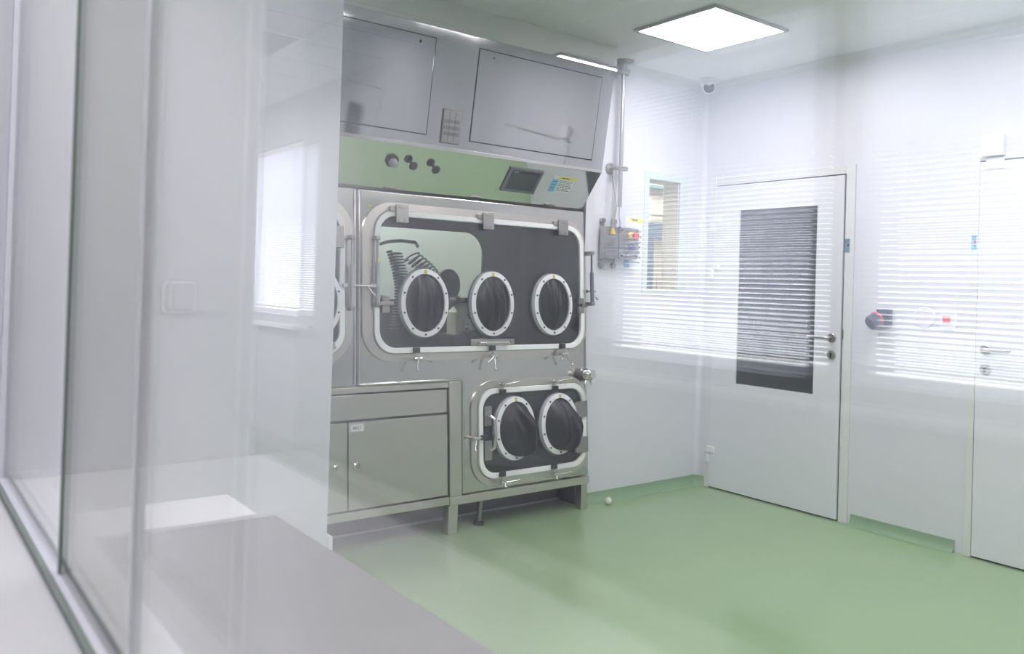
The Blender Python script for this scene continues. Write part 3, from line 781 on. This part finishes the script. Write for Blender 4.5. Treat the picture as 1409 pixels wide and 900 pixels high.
B().lathe([(.062, 0), (.062, .006), (.024, .014), (.020, .06), (0, .06)], (-.852, -.06, H - .0008), (0, 0, -1), 24).obj('ceiling_flange', 'satin', t)
b = B(); b.cyl((-.90, -.06, 2.625), (-.815, -.06, 2.625), .020, seg=24); b.box(-.885, -.82, -.085, -.035, 2.610, 2.642, .004); b.obj('upper_clamp', 'satin', t)
b = B(); b.lathe([(.036, 0), (.036, .006), (.012, .012), (.012, .055), (0, .055)], (-.885, -.0008, 2.035), (0, -1, 0), 20); b.box(-.90, -.80, -.075, -.045, 2.022, 2.048, .004); b.obj('wall_clamp', 'satin', t)
b = B(); b.tube([(-.90, -.05, 2.02), (-.908, -.06, 1.96), (-.897, -.07, 1.86), (-.895, -.08, 1.80), (-.91, -.078, 1.72), (-.915, -.072, 1.69), (-.915, yf - .010, 1.668)], .005, 20); b.obj('cable', 'cable', t)
b = B(); b.tube([(-.852, -.06, 1.80), (-.851, -.06, 1.74), (-.835, -.055, 1.70), (-.83, -.048, 1.678)], .005, 20); b.obj('cable', 'louver', t)

# small observation window in the back wall and the room behind it
w = sroot('window_2', (-.39, 0, 1.3))
x0, x1, z0, z1 = W2
b = B(); b.ring([(-.578, 1.272), (-.168, 1.272), (-.168, 2.055), (-.578, 2.055)], [(x0, z0), (x1, z0), (x1, z1), (x0, z1)], -.006, -.0005); b.obj('glass_border', 'bezelglass', w)
B().box(x0 + .001, x1 - .001, .002, .008, z0 + .001, z1 - .001).obj('pane', 'glass', w)
b = B(); b.ring([(x0 - .001, z0 - .001), (x1 + .001, z0 - .001), (x1 + .001, z1 + .001), (x0 - .001, z1 + .001)], [(x0 + .004, z0 + .004), (x1 - .004, z0 + .004), (x1 - .004, z1 - .004), (x0 + .004, z1 - .004)], .009, .139); b.obj('reveal', 'cream', w)
t = thing('blue_locker', 'blue grey locker front seen through the small window', 'locker', (.80, 1.1, 0))
B().box(.40, .655, 1.05, 1.48, .05, 1.715, .004).obj('body', 'locker', t)
B().box(.40, 1.03, 1.02, 1.48, 1.7155, 1.845, .004).obj('top_box', 'locker', t)
B().box(.62, .635, 1.035, 1.049, 1.2, 1.35, .002).obj('handle', 'satin', t)
t = thing('cream_cabinet', 'cream cabinet beside the blue locker behind the small window', 'cabinet', (1.0, 1.1, 0))
B().box(.660, 1.03, 1.06, 1.48, .05, 1.714, .004).obj('body', 'cream', t)
B().box(.70, .79, 1.05, 1.059, 1.30, 1.40, .003).obj('vent', 'beige', t)
t = thing('wall_pipe', 'pale horizontal pipe above the blue locker behind the small window', 'pipe', (.8, 1.3, 1.93))
B().cyl((.2, 1.35, 1.965), (1.1, 1.35, 1.965), .022, seg=24).obj('pipe', 'cream', t)
B().cyl((.2, 1.38, 1.90), (1.15, 1.38, 1.90), .014, seg=24).obj('lower_pipe', 'cream', t)
for x in (.55, .90): B().box(x - .01, x + .01, 1.34, 1.498, 1.88, 2.1, .003).obj('bracket', 'casing', t)
tag(B().box(.2, 1.5, 1.40, 1.499, 2.20, 2.225, .003).obj('wall_trunking', 'teal'), 'dark green strip running high behind the small window', 'trunking')

# ivory ball on the floor
tag(B().sphere((-.905, -.092, .0225), .0225, 24).obj('floor_ball', 'ivory'), 'small ivory ball lying on the green floor beside the isolator leg', 'ball')

# ------------------------------------------------------------------ doors on the right wall
TX = Matrix(((0, -1, 0, 0), (1, 0, 0, 0), (0, 0, 1, 0), (0, 0, 0, 1)))   # local (y, out of the wall, z)
def door(name, ya, yb, glassr=None, hinge_left=True, rosettes=True, top=2.0):
    """ya > yb in world y. leaf flush in a slim frame, dark gaps round it"""
    r = sroot(name, (0, (ya + yb) / 2, 0))
    b = B(TX)
    b.box(ya + .004, ya + .040, .0005, .010, 0, top + .055, .002); b.box(yb - .060, yb - .004, .0005, .010, 0, top + .055, .002)
    b.box(yb - .004, ya + .004, .0005, .010, top + .005, top + .055, .002)
    b.obj('door_frame', 'casing', r)
    B(TX).box(yb - .005, ya + .005, .0005, .003, .001, top + .006).obj('shadow_gap', 'gap', r)
    if glassr:
        g0, g1, z0, z1 = glassr
        b = B(TX); b.plate([(yb + .004, .010), (ya - .001, .010), (ya - .001, top - .003), (yb + .004, top - .003)], [[(g1, z0), (g0, z0), (g0, z1), (g1, z1)]], .0035, .016)
        lf = b.obj('door_leaf', 'door', r)
        B(TX).box(g1 - .004, g0 + .004, .0036, .0065, z0 - .004, z1 + .004).obj('door_pane', 'doorglass', r)
        b = B(TX); b.ring([(g1 - .001, z0 - .001), (g0 + .001, z0 - .001), (g0 + .001, z1 + .001), (g1 - .001, z1 + .001)], [(g1 + .010, z0 + .010), (g0 - .010, z0 + .010), (g0 - .010, z1 - .010), (g1 + .010, z1 - .010)], .0067, .0175)
        b.obj('glazing_bead', 'door', r)
    else:
        lf = B(TX).box(yb + .004, ya - .001, .0035, .016, .010, top - .003, .001).obj('door_leaf', 'door', r)
    hy = ya if hinge_left else yb
    ly = (yb + .058) if hinge_left else (ya - .048)
    sg = 1 if hinge_left else -1
    if hinge_left:
        for z in (1.765, 1.460, .245):
            b = B(TX); b.box(hy - .045, hy + .012, .010, .030, z - .010, z + .030, .004); b.box(hy + .0, hy + .028, .008, .034, z - .075, z - .012, .004)
            b.obj('hinge', 'whitep', r)
    if rosettes:
        hb = B(TX).lathe([(.026, .016), (.026, .022), (.022, .025), (0, .025)], (ly, 0, 1.052), (0, 1, 0), 24).obj('handle_rosette', 'satin', r)
        B(TX).tube([(ly, .020, 1.052), (ly, .055, 1.052), (ly + sg * .012, .066, 1.052), (ly + sg * .13, .066, 1.054)], .0095, 20).obj('lever', 'satin', hb)
        kb = B(TX).lathe([(.026, .016), (.026, .022), (.022, .024), (0, .024)], (ly, 0, .953), (0, 1, 0), 24).obj('key_rosette', 'satin', r)
        b = B(TX); b.cyl((ly, .024, .957), (ly, .0265, .957), .008, seg=24); b.box(ly - .004, ly + .004, .024, .0265, .936, .955); b.obj('keyhole', 'black', kb)
    return r
d1 = door('door_1', -.117, -1.047, (-.305, -.885, .700, 1.840))
B(TX).box(-1.058, -1.050, .010, .0115, 1.05, 1.105).obj('strike_plate', 'dsteel', d1)
d2 = door('door_2', -1.786, -2.72, None, hinge_left=False)
d3 = door('door_3', -5.16, -6.10, (-5.50, -5.95, .70, 1.78), hinge_left=False)
def contact(y, parent_label, z0=2.015):
    t = thing('door_contact', parent_label, 'door contact', (0, y, 2.03))
    B(TX).box(y - .048, y + .052, .0105, .045, 2.022, 2.128, .005).obj('housing', 'whitep', t)
    k = B(TX).box(y - .046, y + .040, .0165, .0215, 1.958, 2.018, .002).obj('base_plate', 'whitep', t)
    for dy, dz in ((-.03, 1.995), (.025, 1.995), (0, 1.975)):
        b = B(TX); b.cyl((y + dy, .0215, dz), (y + dy, .023, dz), .0035, seg=24); b.obj('screw', 'louver', k)
contact(-1.855, 'white boxy door contact above the top corner of the plain right door')
# wall fittings between the doors
def card(name, label, y0, y1, z0, z1, mats):
    t = thing(name, label, 'sticker', (0, (y0 + y1) / 2, (z0 + z1) / 2))
    p = B(TX).box(y1, y0, .0105, .0125, z0, z1).obj('sheet', mats[0], t)
    k = len(mats) - 1; h = (z1 - z0)
    for i, m_ in enumerate(mats[1:]):
        B(TX).box(y1 + (y0 - y1) * .12, y1 + (y0 - y1) * (.88 if i == 0 else .55), .0126, .0132, z0 + h * (.86 - i * .29) - h * .13, z0 + h * (.86 - i * .29) + h * .06).obj('print', m_, p)
    return t
card('door_sticker', 'small blue and green sticker on the frame beside the glazed door', -1.053, -1.083, 1.548, 1.628, ('ext', 'grey', 'ink', 'greenp'))
card('door_sticker', 'small pale blue sticker on the frame beside the plain right door', -1.750, -1.776, 1.552, 1.630, ('cyan', 'ext', 'red', 'greenp'))
t = thing('industrial_socket', 'dark grey blue industrial plug socket on the wall between the doors', 'socket', (0, -1.30, 1.18))
B(TX).box(-1.345, -1.268, .0008, .045, 1.145, 1.235, .008).obj('back_box', 'navy', t)
tt = B(TX)
tt.lathe([(.030, 0), (.034, .02), (.040, .03), (.040, .065), (.034, .075), (.020, .080), (0, .080)], (-1.285, .035, 1.19), Vector((.18, .55, -.35)), 24); s_ = tt.obj('socket_body', 'navy', t)
B(TX).lathe([(.042, .0), (.042, .010), (.036, .012), (0, .012)], (-1.281, .047, 1.182), Vector((.18, .55, -.35)), 24).obj('red_ring', 'pink', s_)
B(TX).box(-1.30, -1.262, .05, .085, 1.118, 1.140, .006).obj('latch', 'navy', s_)
tag(B(TX).lathe([(.056, .0008), (.056, .005), (.052, .009), (0, .010)], (-1.519, 0, 1.197), (0, 1, 0), 40).obj('blank_cover', 'wall'), 'round white blank cover on the wall left of the red switch', 'cover')  # plain blank wall cap; nothing shows it to be a socket
t = thing('red_switch', 'white wall switch with a square red rocker beside the plain right door', 'switch', (0, -1.643, 1.19))
B(TX).prism(rrect(-1.684, -1.602, 1.149, 1.231, .008, 4), .0008, .012).obj('cover_plate', 'whitep', t)
B(TX).box(-1.657, -1.617, .0122, .019, 1.172, 1.212, .003).obj('rocker', 'pink', t)
B(TX).box(-1.655, -1.619, .0191, .0195, 1.187, 1.189).obj('rocker_line', 'red', t)

# ------------------------------------------------------------------ ceiling fittings
t = thing('dome_camera', 'white dome security camera in the far ceiling corner', 'security camera', (-.125, -.125, H))
cx, cy = -.125, -.125
B().lathe([(.068, 0), (.068, .012), (.062, .018), (.056, .020), (0, .020)], (cx, cy, H - .0008), (0, 0, -1), 32).obj('base', 'casing', t)
B().lathe([(.056, .018), (.052, .040), (.040, .052), (0, .054)], (cx, cy, H), (0, 0, -1), 32).obj('collar', 'casing', t)
dv = Vector((-.77, -.62, -.16)).normalized()
k = B().sphere((cx, cy, H - .055), .041, 28).obj('eyeball', 'casing', t)
B().lathe([(.034, .0), (.034, .010), (.028, .012), (0, .009)], Vector((cx, cy, H - .055)) + dv * .032, dv, 24).obj('lens', 'black', k)

def ceiling_lamp(x0, x1, y0, y1, label, dm='lamp'):
    t = thing('ceiling_lamp', label, 'ceiling lamp', ((x0 + x1) / 2, (y0 + y1) / 2, H), 'square ceiling lamps')
    b = B(Matrix(((1, 0, 0, 0), (0, 0, 1, 0), (0, 1, 0, 0), (0, 0, 0, 1))))
    b.ring([(x0, y0), (x1, y0), (x1, y1), (x0, y1)], [(x0 + .018, y0 + .018), (x1 - .018, y0 + .018), (x1 - .018, y1 - .018), (x0 + .018, y1 - .018)], H - .0008, H - .014)
    b.obj('rim', 'louver', t)
    B().box(x0 + .018, x1 - .018, y0 + .018, y1 - .018, H - .009, H - .001).obj('diffuser', dm, t)
ceiling_lamp(-1.262, -.672, -1.098, -.546, 'square lit ceiling lamp near the security camera')
for x, y in ((-3.3, -1.95), (-.97, -2.25), (-3.2, -2.9), (-.97, -4.9), (-3.2, -4.9)):  # unseen lamps; the first is added to brighten the white wall end
    ceiling_lamp(x - .295, x + .295, y - .276, y + .276, 'square lit ceiling lamp added out of view to brighten the worktop and wall end')
ceiling_lamp(-4.86, -4.28, -3.25, -2.70, 'square lit ceiling lamp added out of view to brighten the worktop and wall end', 'near_fill')  # added overhead out of view, lights the worktop and partition wall
for x, y in ((-5.2, 2.35), (-5.2, 3.7)):  # fill lamps added out of view to lift the corridor's brightness
    ceiling_lamp(x - .295, x + .295, y - .276, y + .276, 'square lit ceiling lamp added out of view to brighten the worktop and wall end', 'corridor_fill')

# ------------------------------------------------------------------ light
wd = bpy.data.worlds.new('World'); sc.world = wd; wd.use_nodes = True
bg = wd.node_tree.nodes['Background']; bg.inputs['Color'].default_value = (.93, .96, 1.0, 1); bg.inputs['Strength'].default_value = 6.4
def area(name, loc, size, power, rot=(0, 0, 0), col=(1, 1, 1)):
    l = bpy.data.lights.new(name, 'AREA'); l.energy = power; l.shape = 'RECTANGLE'; l.size, l.size_y = size; l.color = col
    o = bpy.data.objects.new(name, l); COL.objects.link(o); o.location = loc; o.rotation_euler = rot
    return o
area('technical_fill', (-2.2, 1.1, H - .05), (1.6, .3), 70)  # added area light without a fitting, brightens the space behind the isolator
area('annex_fill', (.9, .8, H - .05), (.6, .6), 20, col=(1, .98, .92))  # added area light without a fitting, brightens the annex

# ------------------------------------------------------------------ camera
yaw, pitch, roll = .919, .0094, .0301
F, CXp, CYp = 1143.87, 704.5, 379.73
f = Vector((math.cos(yaw) * math.cos(pitch), math.sin(yaw) * math.cos(pitch), math.sin(pitch)))
r = Vector((math.sin(yaw), -math.cos(yaw), 0)); u = r.cross(f)
r2 = math.cos(roll) * r + math.sin(roll) * u; u2 = -math.sin(roll) * r + math.cos(roll) * u
cam = bpy.data.cameras.new('Camera'); co = bpy.data.objects.new('Camera', cam); COL.objects.link(co)
co.matrix_world = Matrix(((r2.x, u2.x, -f.x, -4.4381), (r2.y, u2.y, -f.y, -3.7007), (r2.z, u2.z, -f.z, 1.3109), (0, 0, 0, 1)))
cam.sensor_fit = 'HORIZONTAL'; cam.sensor_width = 36
cam.lens = F / 1409 * 36
cam.shift_x = 0
cam.shift_y = (CYp - 450) / 1409
cam.clip_start = .02
cam.dof.use_dof = True; cam.dof.focus_distance = 4.2; cam.dof.aperture_fstop = 4.0
sc.camera = co

# ------------------------------------------------------------------ render settings
sc.view_settings.view_transform = 'Standard'; sc.view_settings.look = 'None'
sc.view_settings.gamma = 1; sc.view_settings.exposure = .18; sc.view_settings.use_curve_mapping = False
cy_ = sc.cycles
cy_.transparent_max_bounces = 32; cy_.max_bounces = 10; cy_.glossy_bounces = 6; cy_.diffuse_bounces = 8
cy_.sample_clamp_indirect = 8; cy_.caustics_reflective = False; cy_.caustics_refractive = False
cy_.use_denoising = True
